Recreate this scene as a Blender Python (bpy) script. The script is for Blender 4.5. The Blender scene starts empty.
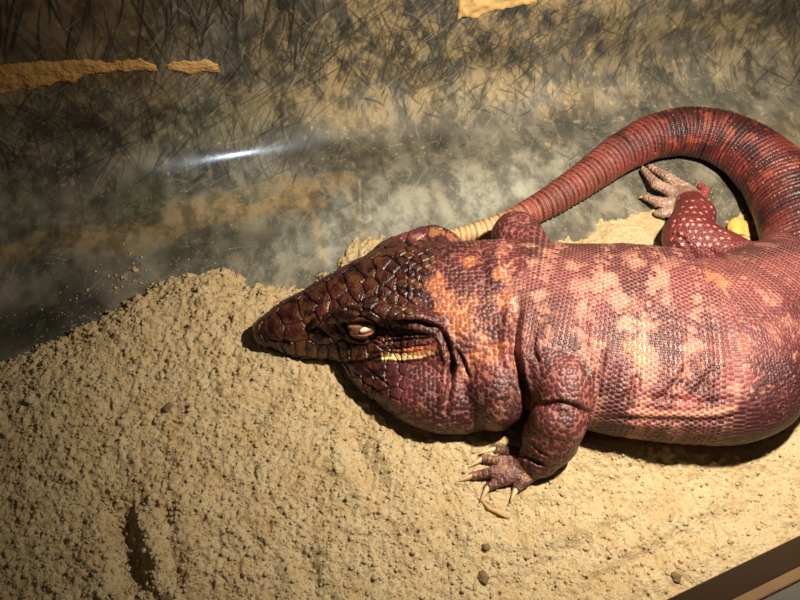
import bpy, bmesh, math, random
import numpy as np
import openvdb as vdb
from mathutils import Vector
from mathutils.bvhtree import BVHTree

random.seed(4)
RNG = np.random.default_rng(7)
SC = bpy.context.scene
COL = SC.collection

# ------------------------------------------------------------------ camera
PITCH = math.radians(55.0)
DIST = 0.78
FPX = 800.0
CAM = np.array([0.0, -DIST * math.cos(PITCH), DIST * math.sin(PITCH)])
CF = np.array([0, math.cos(PITCH), -math.sin(PITCH)])
CR = np.array([1.0, 0, 0])
CU = np.array([0, math.sin(PITCH), math.cos(PITCH)])

def ray(px, py):
    return CF + CR * (px - 400) / FPX + CU * (300 - py) / FPX

def P(px, py, z=0.0):
    d = ray(px, py)
    return CAM + d * ((z - CAM[2]) / d[2])

def pxs(p):
    q = p - CAM
    w = q @ CF
    return np.stack([400 + FPX * (q @ CR) / w, 300 - FPX * (q @ CU) / w], -1)

cd = bpy.data.cameras.new('camera')
cam = bpy.data.objects.new('camera', cd)
COL.objects.link(cam)
cam.location = CAM
cam.rotation_euler = (math.pi / 2 - PITCH, 0, 0)
cd.sensor_width = 36
cd.lens = 36
cd.clip_start = 0.01
cd.dof.use_dof = True
cd.dof.focus_distance = 0.76
cd.dof.aperture_fstop = 16.0
SC.camera = cam

# ------------------------------------------------------------------ noise + small helpers
def _hash(ix, iy, iz, seed):
    h = (ix.astype(np.int64) * 374761393 + iy.astype(np.int64) * 668265263 + iz.astype(np.int64) * 2147483647 + seed * 1274126177) & 0xffffffff
    h = ((h ^ (h >> 13)) * 1274126177) & 0xffffffff
    return ((h ^ (h >> 16)) & 0xffff).astype(np.float32) / 65535.0

def vnoise(p, freq, seed=0):
    q = np.asarray(p) * freq
    i = np.floor(q).astype(np.int64)
    f = (q - i).astype(np.float32)
    f = f * f * (3 - 2 * f)
    x, y, z = i[:, 0], i[:, 1], i[:, 2]
    out = 0
    for dx in (0, 1):
        for dy in (0, 1):
            for dz in (0, 1):
                w = (f[:, 0] if dx else 1 - f[:, 0]) * (f[:, 1] if dy else 1 - f[:, 1]) * (f[:, 2] if dz else 1 - f[:, 2])
                out = out + w * _hash(x + dx, y + dy, z + dz, seed)
    return out

def fbm(p, freq, octs=4, seed=0, gain=0.5):
    a, s, t = 1.0, 0, 0
    for k in range(octs):
        s = s + a * vnoise(p, freq * 2 ** k, seed + k * 17)
        t += a
        a *= gain
    return s / t

def sstep(a, b, x):
    t = np.clip((x - a) / (b - a), 0, 1)
    return t * t * (3 - 2 * t)

def srgb(r, g, b):
    c = np.array([r, g, b], dtype=float) / 255.0
    return np.where(c < 0.04045, c / 12.92, ((c + 0.055) / 1.055) ** 2.4)

def mix(a, b, t):
    t = np.asarray(t)[:, None]
    return a * (1 - t) + b * t

def polydist(p, poly):
    """distance from points p (N,k) to polyline poly (M,k); also arc fraction 0..1"""
    best = np.full(len(p), 1e9, dtype=np.float64)
    fr = np.zeros(len(p))
    n = len(poly) - 1
    for i in range(n):
        a, b = np.asarray(poly[i], float), np.asarray(poly[i + 1], float)
        ab = b - a
        t = np.clip(((p - a) @ ab) / max(ab @ ab, 1e-12), 0, 1)
        d = np.linalg.norm(p - (a + t[:, None] * ab), axis=1)
        m = d < best
        best[m] = d[m]
        fr[m] = (i + t[m]) / n
    return best, fr

def mesh_obj(name, verts, faces, mat=None, parent=None, smooth=True):
    me = bpy.data.meshes.new(name)
    verts = np.asarray(verts, np.float32)
    faces = np.asarray(faces)
    me.vertices.add(len(verts))
    me.vertices.foreach_set('co', verts.ravel())
    k = faces.shape[1]
    me.loops.add(faces.size)
    me.loops.foreach_set('vertex_index', faces.ravel().astype(np.int32))
    me.polygons.add(len(faces))
    me.polygons.foreach_set('loop_start', (np.arange(len(faces)) * k).astype(np.int32))
    me.update(calc_edges=True)
    me.validate()
    me.polygons.foreach_set('use_smooth', np.full(len(me.polygons), smooth))
    o = bpy.data.objects.new(name, me)
    COL.objects.link(o)
    if mat:
        me.materials.append(mat)
    if parent:
        o.parent = parent
    return o

def bm_obj(name, bm, mat=None, parent=None, smooth=True):
    me = bpy.data.meshes.new(name)
    bm.normal_update()
    bm.to_mesh(me)
    bm.free()
    for p in me.polygons:
        p.use_smooth = smooth
    o = bpy.data.objects.new(name, me)
    COL.objects.link(o)
    if mat:
        me.materials.append(mat)
    if parent:
        o.parent = parent
    return o

def col_attr(o, rgb, name='Col'):
    a = o.data.attributes.new(name, 'FLOAT_COLOR', 'POINT')
    c = np.ones((len(rgb), 4), np.float32)
    c[:, :3] = rgb
    a.data.foreach_set('color', c.ravel())

def f_attr(o, v, name):
    a = o.data.attributes.new(name, 'FLOAT', 'POINT')
    a.data.foreach_set('value', np.asarray(v, np.float32))

def v_attr(o, v, name):
    a = o.data.attributes.new(name, 'FLOAT_VECTOR', 'POINT')
    a.data.foreach_set('vector', np.asarray(v, np.float32).ravel())

def tag(o, label=None, cat=None, group=None, kind=None):
    for k, v in (('label', label), ('category', cat), ('group', group), ('kind', kind)):
        if v:
            o[k] = v
    return o

# ------------------------------------------------------------------ node helper
class NT:
    def __init__(s, name):
        s.m = bpy.data.materials.new(name)
        s.m.use_nodes = True
        s.t = s.m.node_tree
        s.t.nodes.clear()
        s.out = s.t.nodes.new('ShaderNodeOutputMaterial')
        s.b = s.t.nodes.new('ShaderNodeBsdfPrincipled')
        s.t.links.new(s.b.outputs[0], s.out.inputs[0])
    def n(s, typ, **kw):
        nd = s.t.nodes.new(typ)
        for k, v in kw.items():
            setattr(nd, k, v)
        return nd
    def l(s, a, b):
        s.t.links.new(a, b)
    def put(s, v, sock):
        if isinstance(v, (int, float)):
            sock.default_value = v
        elif isinstance(v, (tuple, list, np.ndarray)):
            v = list(v)
            sock.default_value = v + [1.0] if len(sock.default_value) == 4 and len(v) == 3 else v
        else:
            s.l(v, sock)
    def math(s, op, a, b=0.0, c=0.0, clamp=False):
        nd = s.n('ShaderNodeMath', operation=op, use_clamp=clamp)
        s.put(a, nd.inputs[0]); s.put(b, nd.inputs[1]); s.put(c, nd.inputs[2])
        return nd.outputs[0]
    def attr(s, name, out='Fac'):
        nd = s.n('ShaderNodeAttribute', attribute_name=name)
        return nd.outputs[out]
    def mixc(s, f, a, b, blend='MIX'):
        nd = s.n('ShaderNodeMix', data_type='RGBA', blend_type=blend)
        s.put(f, nd.inputs[0]); s.put(a, nd.inputs[6]); s.put(b, nd.inputs[7])
        return nd.outputs[2]
    def mixf(s, f, a, b):
        nd = s.n('ShaderNodeMix', data_type='FLOAT')
        s.put(f, nd.inputs[0]); s.put(a, nd.inputs[2]); s.put(b, nd.inputs[3])
        return nd.outputs[0]
    def noise(s, scale, detail=3.0, rough=0.5, vec=None):
        nd = s.n('ShaderNodeTexNoise')
        nd.inputs['Scale'].default_value = scale
        nd.inputs['Detail'].default_value = detail
        nd.inputs['Roughness'].default_value = rough
        if vec is None:
            vec = s.n('ShaderNodeNewGeometry').outputs['Position']
        s.l(vec, nd.inputs['Vector'])
        return nd.outputs['Fac']
    def voro(s, scale, vec=None, feature='F1', rnd=1.0):
        nd = s.n('ShaderNodeTexVoronoi', feature=feature)
        nd.inputs['Scale'].default_value = scale
        nd.inputs['Randomness'].default_value = rnd
        if vec is None:
            vec = s.n('ShaderNodeNewGeometry').outputs['Position']
        s.l(vec, nd.inputs['Vector'])
        return nd.outputs['Distance']
    def ramp(s, f, a, b):
        nd = s.n('ShaderNodeMapRange', interpolation_type='SMOOTHSTEP')
        s.put(f, nd.inputs[0]); nd.inputs[1].default_value = a; nd.inputs[2].default_value = b
        return nd.outputs[0]
    def bump(s, h, strength, dist, prev=None):
        nd = s.n('ShaderNodeBump')
        nd.inputs['Strength'].default_value = strength
        nd.inputs['Distance'].default_value = dist
        s.put(h, nd.inputs['Height'])
        if prev is not None:
            s.l(prev, nd.inputs['Normal'])
        return nd.outputs[0]
    def fin(s, color=None, rough=None, normal=None, spec=None, **kw):
        if color is not None: s.put(color, s.b.inputs['Base Color'])
        if rough is not None: s.put(rough, s.b.inputs['Roughness'])
        if normal is not None: s.l(normal, s.b.inputs['Normal'])
        if spec is not None: s.put(spec, s.b.inputs['Specular IOR Level'])
        for k, v in kw.items():
            s.put(v, s.b.inputs[k])
        return s.m

# ------------------------------------------------------------------ lizard: signed distance field
VOX = 0.0012
X0, X1 = -0.165, 0.50
Y0, Y1 = -0.235, 0.285
Z0, Z1 = -0.006, 0.124
gx = np.arange(X0, X1, VOX, dtype=np.float32)
gy = np.arange(Y0, Y1, VOX, dtype=np.float32)
gz = np.arange(Z0, Z1, VOX, dtype=np.float32)
SDF = np.full((len(gx), len(gy), len(gz)), 0.03, np.float32)

def smin(a, b, k):
    h = np.clip(0.5 + 0.5 * (b - a) / k, 0, 1)
    return b + (a - b) * h - k * h * (1 - h)

def idx_range(g, a, b):
    return max(0, int(np.searchsorted(g, a))), min(len(g), int(np.searchsorted(g, b)))

def add_sdf(lo, hi, fn, k):
    pad = 0.016
    xs, ys, zs = [idx_range(g, lo[i] - pad, hi[i] + pad) for i, g in enumerate((gx, gy, gz))]
    for a in range(xs[0], xs[1], 60):
        b = min(a + 60, xs[1])
        X, Y, Z = gx[a:b, None, None], gy[None, ys[0]:ys[1], None], gz[None, None, zs[0]:zs[1]]
        d = fn(X, Y, Z).astype(np.float32)
        sub = SDF[a:b, ys[0]:ys[1], zs[0]:zs[1]]
        sub[...] = smin(sub, np.minimum(d, 0.03), k)

def dense(rows, n=260, sm=9):
    rows = np.asarray(rows, float)
    seg = np.linalg.norm(np.diff(rows[:, :2], axis=0), axis=1)
    t = np.concatenate([[0], np.cumsum(seg)])
    tt = np.linspace(0, t[-1], n)
    out = np.stack([np.interp(tt, t, rows[:, i]) for i in range(rows.shape[1])], 1)
    for _ in range(2):
        pad = np.pad(out, ((sm, sm), (0, 0)), mode='reflect', reflect_type='odd')
        ker = np.hanning(2 * sm + 3)[1:-1]
        ker /= ker.sum()
        out = np.stack([np.convolve(pad[:, i], ker, 'valid') for i in range(out.shape[1])], 1)
    return out

class Sweep:
    """rows: x, y, zc, a_top, a_bot, b_up, b_down, n"""
    def __init__(s, rows, n=260, sm=9):
        s.r = dense(rows, n, sm)
        d = np.gradient(s.r[:, :2], axis=0)
        s.tan = d / np.linalg.norm(d, axis=1)[:, None]
        s.len = np.concatenate([[0], np.cumsum(np.linalg.norm(np.diff(s.r[:, :3], axis=0), axis=1))])
    def near(s, x, y):
        x = np.asarray(x).ravel(); y = np.asarray(y).ravel()
        ii = np.zeros(len(x), np.int32); dd = np.zeros(len(x), np.float32)
        for a in range(0, len(x), 20000):
            dx = x[a:a + 20000, None] - s.r[None, :, 0]; dy = y[a:a + 20000, None] - s.r[None, :, 1]
            q = dx * dx + dy * dy
            j = q.argmin(1)
            ii[a:a + 20000] = j
            dd[a:a + 20000] = np.sqrt(q[np.arange(len(j)), j])
        sg = np.sign(s.tan[ii, 0] * (y - s.r[ii, 1]) - s.tan[ii, 1] * (x - s.r[ii, 0]))
        return ii, dd * sg
    def fn(s, X, Y, Z):
        xx, yy = np.broadcast_arrays(X[:, :, 0], Y[:, :, 0])
        ii, sd = s.near(xx, yy)
        r = s.r[ii].reshape(xx.shape + (-1,)).astype(np.float32)
        sd = np.abs(sd).reshape(xx.shape)[:, :, None].astype(np.float32)
        dz = Z - r[:, :, 2:3]
        b = np.where(dz > 0, r[:, :, 5:6], r[:, :, 6:7])
        h = np.clip(dz / b * 0.5 + 0.5, 0, 1)
        a = r[:, :, 4:5] + (r[:, :, 3:4] - r[:, :, 4:5]) * h
        n = r[:, :, 7:8]
        u, v = sd / a, np.abs(dz) / b
        k0 = (u ** n + v ** n + 1e-9) ** (1 / n)
        k1 = np.sqrt((u / a) ** 2 + (v / b) ** 2) + 1e-6
        return k0 * (k0 - 1) / k1 * np.where(n > 2.05, 0.9, 1.0)
    def add(s, k):
        m = max(s.r[:, 3:5].max(), 0)
        lo = [s.r[:, 0].min() - m, s.r[:, 1].min() - m, (s.r[:, 2] - s.r[:, 6]).min()]
        hi = [s.r[:, 0].max() + m, s.r[:, 1].max() + m, (s.r[:, 2] + s.r[:, 5]).max()]
        add_sdf(lo, hi, s.fn, k)

def ellipsoid(c, r, k, rot=0.0):
    c = np.asarray(c, float); r = np.asarray(r, float)
    ca, sa = math.cos(rot), math.sin(rot)
    def fn(X, Y, Z):
        x, y, z = X - c[0], Y - c[1], Z - c[2]
        x, y = ca * x + sa * y, -sa * x + ca * y
        k0 = np.sqrt((x / r[0]) ** 2 + (y / r[1]) ** 2 + (z / r[2]) ** 2) + 1e-6
        k1 = np.sqrt((x / r[0] ** 2) ** 2 + (y / r[1] ** 2) ** 2 + (z / r[2] ** 2) ** 2) + 1e-6
        return k0 * (k0 - 1) / k1
    R = max(r[0], r[1])
    add_sdf(c - [R, R, r[2]], c + [R, R, r[2]], fn, k)

def chain_fn(pts):
    def fn(X, Y, Z):
        best = None
        for (a, ra), (b, rb) in zip(pts[:-1], pts[1:]):
            a = np.asarray(a, float); b = np.asarray(b, float); ab = b - a
            t = np.clip(((X - a[0]) * ab[0] + (Y - a[1]) * ab[1] + (Z - a[2]) * ab[2]) / (ab @ ab), 0, 1)
            d = np.sqrt((X - a[0] - t * ab[0]) ** 2 + (Y - a[1] - t * ab[1]) ** 2 + (Z - a[2] - t * ab[2]) ** 2) - (ra + (rb - ra) * t)
            best = d if best is None else smin(best, d, 0.003)
        return best
    return fn

def chain(pts, k):
    pp = np.array([p for p, r in pts]); R = max(r for p, r in pts)
    add_sdf(pp.min(0) - R, pp.max(0) + R, chain_fn(pts), k)

def sec(px, py, half, zc, bu, bd, n=2.0, top=1.0):
    """a section whose half extent in the picture is about half px"""
    c = P(px, py, zc)
    mpp = ((c - CAM) @ CF) / FPX
    e = half * mpp
    b = 0.5 * (bu + bd)
    a = math.sqrt(max(e * e - (b * math.cos(PITCH)) ** 2, 1e-6)) / math.sin(PITCH)
    return [c[0], c[1], zc, a * top, a / max(top, 0.5) if top < 1 else a, bu, bd, n]

def hsec(px, py, zc, at, ab, b, n=2.7):
    c = P(px, py, zc)
    return [c[0], c[1], zc, at, ab, b, b, n]

body_rows = [
    hsec(269, 331, .033, .013, .015, .013, 2.2),
    hsec(275, 329, .034, .018, .024, .017, 2.3),
    hsec(287, 326, .035, .021, .031, .020, 2.4),
    hsec(303, 322, .037, .021, .036, .022),
    hsec(330, 314, .041, .028, .047, .028),
    hsec(370, 305, .046, .038, .066, .036),
    hsec(408, 301, .050, .047, .080, .041),
    hsec(440, 306, .052, .054, .084, .043, 2.5),
    sec(485, 315, 77, .052, .046, .044, 2.2),
    sec(525, 318, 80, .054, .048, .046, 2.1),
    sec(565, 327, 87, .055, .049, .048, 2.1),
    sec(610, 334, 94, .056, .050, .050, 2.1),
    sec(660, 339, 96, .056, .050, .050, 2.1),
    sec(715, 344, 94, .056, .049, .050, 2.1),
    sec(752, 326, 76, .054, .047, .048, 2.1),
    sec(788, 302, 63, .050, .043, .044, 2.1),
    sec(824, 278, 56, .044, .037, .038, 2.0),
]
body = Sweep(body_rows, 300, 7)
T = [(838, 300, 62), (826, 268, 54), (812, 238, 47), (797, 208, 40), (776, 176, 34), (748, 150, 29), (718, 135, 26), (685, 130, 24),
     (650, 137, 22), (617, 155, 19.5), (583, 180, 17), (548, 203, 15), (512, 221, 12), (476, 232, 9), (445, 238, 6.5), (420, 240, 4)]
tail_rows = []
for x, y, h in T:
    r = h * 0.00097
    c = P(x, y, r)
    r = h * ((c - CAM) @ CF) / FPX
    c = P(x, y, r * 1.0)
    tail_rows.append([c[0], c[1], r * .98, r, r, r * 1.0, r * .96, 2.0])
tail = Sweep(tail_rows, 300, 7)
body.add(0.004)
tail.add(0.016)

# jowls, neck folds, shoulders, hip
ellipsoid(P(450, 386, .034), (.056, .043, .031), .007, rot=-.05)
ellipsoid(P(398, 380, .030), (.050, .026, .020), .014, rot=-.5)
ellipsoid(P(494, 380, .045), (.031, .044, .038), .004)
ellipsoid(P(432, 256, .040), (.032, .028, .030), .008)
ellipsoid(P(398, 262, .040), (.030, .022, .026), .012, rot=.5)
ellipsoid(P(412, 342, .050), (.036, .015, .014), .008)
ellipsoid(P(548, 362, .056), (.034, .036, .036), .014)
ellipsoid(P(708, 394, .036), (.046, .031, .030), .014, rot=.10)
ellipsoid(P(660, 411, .022), (.066, .022, .016), .010)
# brow ridge above the near eye, eyelid ball
chain([(P(318, 322, .064), .004), (P(345, 314, .078), .006), (P(375, 312, .084), .0075), (P(410, 317, .088), .007), (P(435, 322, .088), .006)], .008)
ellipsoid(P(363, 328, .066), (.0128, .0090, .0090), .0025)
# near front leg
def surf(px, py, inset):
    """point on the flank seen at a pixel, moved along the view ray"""
    d = ray(px, py); d = d / np.linalg.norm(d)
    for t in np.arange(.4, 1.0, .0006):
        q = CAM + d * t
        if X0 < q[0] < X1 - .01 and Y0 < q[1] < Y1 - .01 and Z0 < q[2] < Z1 - .003:
            i, j, k = int((q[0] - X0) / VOX), int((q[1] - Y0) / VOX), int((q[2] - Z0) / VOX)
            if SDF[i, j, k] < 0: return q + d * inset
    return P(px, py, .05)
arm = [(surf(551, 372, .016), .0235), (surf(563, 384, .010), .0245), (surf(564, 394, .004), .0225)]
chain(arm, .004)
fore = [(arm[2][0] + np.array([-.004, -.017, -.012]), .0225), (P(550, 440, .041), .0222), (P(541, 456, .030), .0172)]
chain(fore, .0018)
chain([(P(538, 459, .028), .0135), (P(527, 466, .020), .0110), (P(517, 469, .019), .0085)], .004)
fingers_near = [
    [(528, 459, .018, .0060), (510, 452, .017, .0040), (495, 449, .0150, .0030)],
    [(522, 463, .020, .0062), (500, 461, .020, .0042), (482, 459, .0170, .0032)],
    [(520, 468, .021, .0066), (494, 472, .022, .0046), (472, 476, .0180, .0034)],
    [(525, 472, .021, .0066), (506, 479, .022, .0046), (488, 487, .0175, .0036)],
    [(533, 472, .021, .0070), (524, 480, .021, .0050), (516, 489, .0170, .0038)],
]
def fpts(f):
    return [(P(x, y, z), r) for x, y, z, r in f]
for f in fingers_near:
    chain(fpts(f), .0022)
# far front leg: elbow rising behind the back
chain([(P(530, 262, .050), .026), (P(517, 237, .046), .0245), (P(508, 243, .020), .016)], .003)
# far hind leg: thigh, shank, foot, toes
chain([(P(760, 284, .042), .030), (P(724, 260, .034), .0265), (P(692, 242, .032), .0255)], .008)
chain([(P(688, 237, .030), .0250), (P(695, 216, .024), .0200), (P(688, 200, .016), .0135), (P(678, 196, .012), .0110)], .004)
toes_far = [
    [(690, 192, .013, .0075), (669, 178, .014, .0052), (651, 167, .0080, .0036)],
    [(680, 196, .014, .0075), (656, 184, .015, .0054), (644, 170, .0080, .0036)],
    [(674, 204, .013, .0070), (658, 202, .012, .0052), (645, 197, .0075, .0034)],
    [(674, 212, .012, .0065), (663, 213, .010, .0048), (657, 213, .008, .0034)],
    [(700, 202, .015, .0060), (705, 192, .013, .0046), (701, 186, .010, .0040)],
]
for f in toes_far:
    chain(fpts(f), .0022)

low_env = np.where((SDF < 0.0015).any(2), gz[np.argmax(SDF < 0.0015, axis=2)], 9.0)

G = vdb.FloatGrid(0.03)
G.copyFromArray(np.ascontiguousarray(SDF))
G.transform = vdb.createLinearTransform(VOX)
V, Q = G.convertToQuads(0.0)
V = V.astype(np.float64) + np.array([X0, Y0, Z0])
Q = Q.astype(np.int64)
del G

# refine the head so the plates can be modelled
def subdivide(V, Q, facemask):
    """split masked quads 1->4; neighbours stay conforming via n-gon-free triangles"""
    bm = bmesh.new()
    vs = [bm.verts.new(v) for v in V]
    for q in Q:
        bm.faces.new([vs[i] for i in q])
    bm.faces.ensure_lookup_table()
    es = set()
    for i in np.nonzero(facemask)[0]:
        es.update(bm.faces[i].edges)
    bmesh.ops.subdivide_edges(bm, edges=list(es), cuts=1, use_grid_fill=True)
    bmesh.ops.triangulate(bm, faces=bm.faces[:])
    bm.verts.index_update()
    V2 = np.array([v.co[:] for v in bm.verts])
    F2 = np.array([[v.index for v in f.verts] for f in bm.faces])
    bm.free()
    return V2, F2
fc = V[Q].mean(1)
fp = pxs(fc)
hm = (fp[:, 0] < 450) & (fc[:, 0] < 0.06)
V, F = subdivide(V, Q, hm)

def vnormals(V, F):
    n = np.cross(V[F[:, 1]] - V[F[:, 0]], V[F[:, 2]] - V[F[:, 0]])
    out = np.zeros_like(V)
    for k in range(3):
        np.add.at(out, F[:, k], n)
    return out / (np.linalg.norm(out, axis=1)[:, None] + 1e-12)

N = vnormals(V, F)
BVH = BVHTree.FromPolygons([tuple(v) for v in V], [tuple(f) for f in F])

def hit(px, py):
    d = ray(px, py)
    h = BVH.ray_cast(Vector(CAM), Vector(d).normalized())
    return np.array(h[0]) if h[0] is not None else None

def hits(pl, step=4.0):
    out = []
    for a, b in zip(pl[:-1], pl[1:]):
        n = max(1, int(math.dist(a, b) / step))
        for i in range(n):
            h = hit(a[0] + (b[0] - a[0]) * i / n, a[1] + (b[1] - a[1]) * i / n)
            if h is not None: out.append(h)
    h = hit(*pl[-1])
    if h is not None: out.append(h)
    return np.array(out)

PIX = pxs(V)
DISP = np.zeros(len(V))
def crease(pl, depth, w, taper=True):
    h = hits(pl)
    if len(h) < 2: return
    lo, hi = h.min(0) - 4 * w, h.max(0) + 4 * w
    m = np.nonzero(((V > lo) & (V < hi)).all(1))[0]
    d, fr = polydist(V[m], h)
    tp = np.clip(np.minimum(fr, 1 - fr) * 5, 0.15, 1) if taper else 1
    DISP[m] -= depth * tp * (np.exp(-(d / w) ** 2) - 0.35 * np.exp(-((d - 1.9 * w) / w) ** 2))

# ear cleft under the brow, jaw fold, neck folds
crease([(383, 322), (400, 323), (420, 324), (441, 330)], .0055, .0030)
crease([(436, 326), (446, 340), (452, 362), (450, 385), (446, 412)], .0050, .0026)
crease([(452, 345), (462, 360), (470, 380)], .0028, .0020)
crease([(519, 300), (515, 330), (514, 352), (520, 372), (526, 392), (524, 412)], .0075, .0036)
crease([(534, 330), (533, 352), (540, 368)], .002, .002)
crease([(412, 226), (404, 240), (412, 248)], .003, .002)
crease([(478, 238), (484, 262), (488, 290)], .0016, .0025)
# wrinkles of the cheek
for pl in ([(377, 345), (400, 340), (432, 338)], [(378, 350), (405, 348), (434, 345)], [(382, 338), (405, 334), (430, 333)]):
    crease(pl, .0013, .0011)
crease([(380, 361), (405, 363), (428, 360)], .0012, .0012)
crease([(362, 365), (378, 377), (392, 388)], .0016, .0012)
crease([(352, 370), (366, 384), (384, 394)], .0012, .0011)
# mouth, eye slit, nostril
crease([(268, 342), (280, 351), (300, 357), (330, 361), (356, 363), (380, 357), (398, 356)], .0018, .0012)
crease([(352, 325), (362, 322), (374, 326)], .0009, .0008)
crease([(353, 334), (364, 335), (374, 332)], .0008, .0008)
crease([(347, 329), (352, 337), (363, 341), (374, 338), (379, 330), (374, 320), (362, 316), (351, 320), (347, 329)], .0016, .0011, False)
crease([(283, 342), (288, 343)], .0022, .0016, False)
# flank wrinkles and belly fold
for pl, dp in (([(640, 372), (632, 390), (622, 404)], .0022), ([(694, 356), (682, 376), (668, 392), (655, 405)], .0024),
               ([(713, 368), (702, 385), (688, 402)], .0018), ([(606, 345), (598, 372), (596, 396)], .0020), ([(620, 360), (613, 385), (606, 402)], .0016),
               ([(585, 300), (586, 330), (584, 352)], .0012), ([(640, 262), (648, 300), (650, 330)], .0008),
               ([(596, 418), (640, 420), (680, 421), (720, 421), (750, 412)], .0012), ([(704, 248), (722, 258), (738, 275)], .0014),
               ([(640, 398), (670, 399), (705, 403), (735, 398)], .0012), ([(690, 250), (706, 270), (716, 300)], .0010)):
    crease(pl, dp, .0026)
# fold between upper arm and forearm, wrist folds
crease([(530, 414), (545, 405), (560, 403), (574, 407), (589, 414)], .0020, .0022)
crease([(512, 452), (522, 455), (536, 462), (548, 466)], .0018, .0018)
crease([(528, 440), (540, 452), (552, 458)], .0010, .0016)
crease([(664, 240), (672, 234), (684, 240), (690, 248)], .0022, .0022)

# ------------------------------------------------------------------ zones
bi, bs = body.near(V[:, 0], V[:, 1])
ti, ts = tail.near(V[:, 0], V[:, 1])
def sweep_val(sw, ii, sd, z):
    r = sw.r[ii]
    dz = z - r[:, 2]
    b = np.where(dz > 0, r[:, 5], r[:, 6])
    a = r[:, 4] + (r[:, 3] - r[:, 4]) * np.clip(dz / b * .5 + .5, 0, 1)
    return (np.abs(sd / a) ** r[:, 7] + np.abs(dz / b) ** r[:, 7]) ** (1 / r[:, 7])
vb = sweep_val(body, bi, bs, V[:, 2])
vt = sweep_val(tail, ti, ts, V[:, 2])
def chain_d(pts, V):
    return chain_fn([(p, r) for p, r in pts])(V[:, 0], V[:, 1], V[:, 2])
hip_x = PIX[:, 0]
is_tail = (vt < vb * 1.0 + 0.0)
near_tail_start = ti < 18
tailw = sstep(-0.05, 0.12, vb - vt) * (ti > 4)
limb_chains = [arm, fore, [(P(538, 458, .020), .0135), (P(512, 472, .0175), .0105)],
               [(P(517, 237, .046), .0245), (P(508, 243, .020), .016)],
               [(P(724, 260, .034), .0265), (P(692, 242, .032), .0255)],
               [(P(688, 237, .030), .0250), (P(695, 216, .024), .0200), (P(688, 200, .016), .0135), (P(678, 196, .012), .0110)]]
dl = np.min([chain_d(c, V) for c in limb_chains] + [chain_d(fpts(f), V) for f in fingers_near + toes_far], axis=0)
limbw = sstep(.004, .0005, dl)
footd = np.min([chain_d(fpts(f), V) for f in toes_far] + [chain_d(limb_chains[5][-2:], V)], axis=0)
hind_foot = sstep(.004, .0, footd)
handd = np.min([chain_d(fpts(f), V) for f in fingers_near] + [chain_d(limb_chains[2], V)], axis=0)
hand = sstep(.004, .0, handd)
tailw = tailw * (1 - limbw)
ub = body.len[bi]
px_of_u = PIX[:, 0]
u_at = lambda px: body.len[np.argmin(np.abs(pxs(body.r[:, :3])[:, 0] - px))]
U_OCC, U_NECK, U_SH = u_at(425), u_at(470), u_at(525)
headw = sstep(U_OCC + .012, U_OCC - .008, ub + 0.012 * (vnoise(V, 60, 3) - .5)) * (1 - limbw) * (1 - tailw)
beadw = sstep(U_SH + .004, U_SH - .02, ub + .012 * (vnoise(V, 50, 4) - .5)) * (1 - headw)
hipw = sstep(u_at(698), u_at(722), ub + .012 * (vnoise(V, 60, 8) - .5)) * sstep(.01, -.03, bs + .01 * (vnoise(V, 60, 9) - .5)) * (1 - headw)
beadw = np.clip(beadw + limbw + hipw, 0, 1) * (1 - tailw)
# arc lengths for the scale rows
def arcv(sw, ii, sd, z):
    r = sw.r[ii]
    dz = z - r[:, 2]
    th = np.arctan2(dz, sd)
    asp = 1.55 if sw is body else 1.0
    tt = np.linspace(-math.pi, math.pi, 721)
    tab = np.concatenate([[0], np.cumsum(np.hypot(np.diff(asp * np.cos(tt)), np.diff(np.sin(tt))))])
    e = np.arctan2(dz / np.where(dz > 0, r[:, 5], r[:, 6]), sd / (0.5 * (r[:, 3] + r[:, 4])))
    return np.interp(e, tt, tab)
ut = tail.len[ti]
U = np.where(tailw > .5, ut, ub)
W = np.where(tailw > .5, arcv(tail, ti, ts, V[:, 2]) * .03, arcv(body, bi, bs, V[:, 2]) * .050)

# ------------------------------------------------------------------ head plates
seeds = []
for (x, y) in [(276, 331), (291, 317), (296, 332), (306, 306), (312, 320), (318, 297), (322, 315), (330, 327), (320, 335), (336, 288), (340, 308),
               (347, 300), (352, 280), (357, 294), (345, 320), (366, 271), (369, 286), (370, 302), (380, 262), (383, 276), (384, 292), (385, 307), (393, 253), (393, 268), (394, 283), (395, 298), (396, 312)]:
    seeds.append((x + random.uniform(-2.5, 2.5), y + random.uniform(-2.5, 2.5)))
for i, x in enumerate(np.arange(403, 440, 7.2)):
    for y in np.arange(236, 322, 8.0):
        seeds.append((x + random.uniform(-1.8, 1.8), y + (i % 2) * 4 + random.uniform(-1.8, 1.8)))
for x in range(290, 362, 11):
    t = (x - 268) / 90
    seeds.append((x, 344 + 10 * t ** .6 + 1))      # upper lip
for x in range(283, 380, 12):
    seeds.append((x, 362 + (x - 283) * .12))       # lower lip
for x in range(380, 440, 6):
    for y in range(326, 360, 6):
        seeds.append((x + random.uniform(-2, 2), y + random.uniform(-2, 2)))
for x in range(342, 440, 13):
    for y in range(370, 430, 12):
        seeds.append((x + random.uniform(-3, 3), y + random.uniform(-3, 3)))
S = [hit(*s) for s in seeds]
S = np.array([s for s in S if s is not None])
hv = np.nonzero(headw > 0.02)[0]
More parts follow.
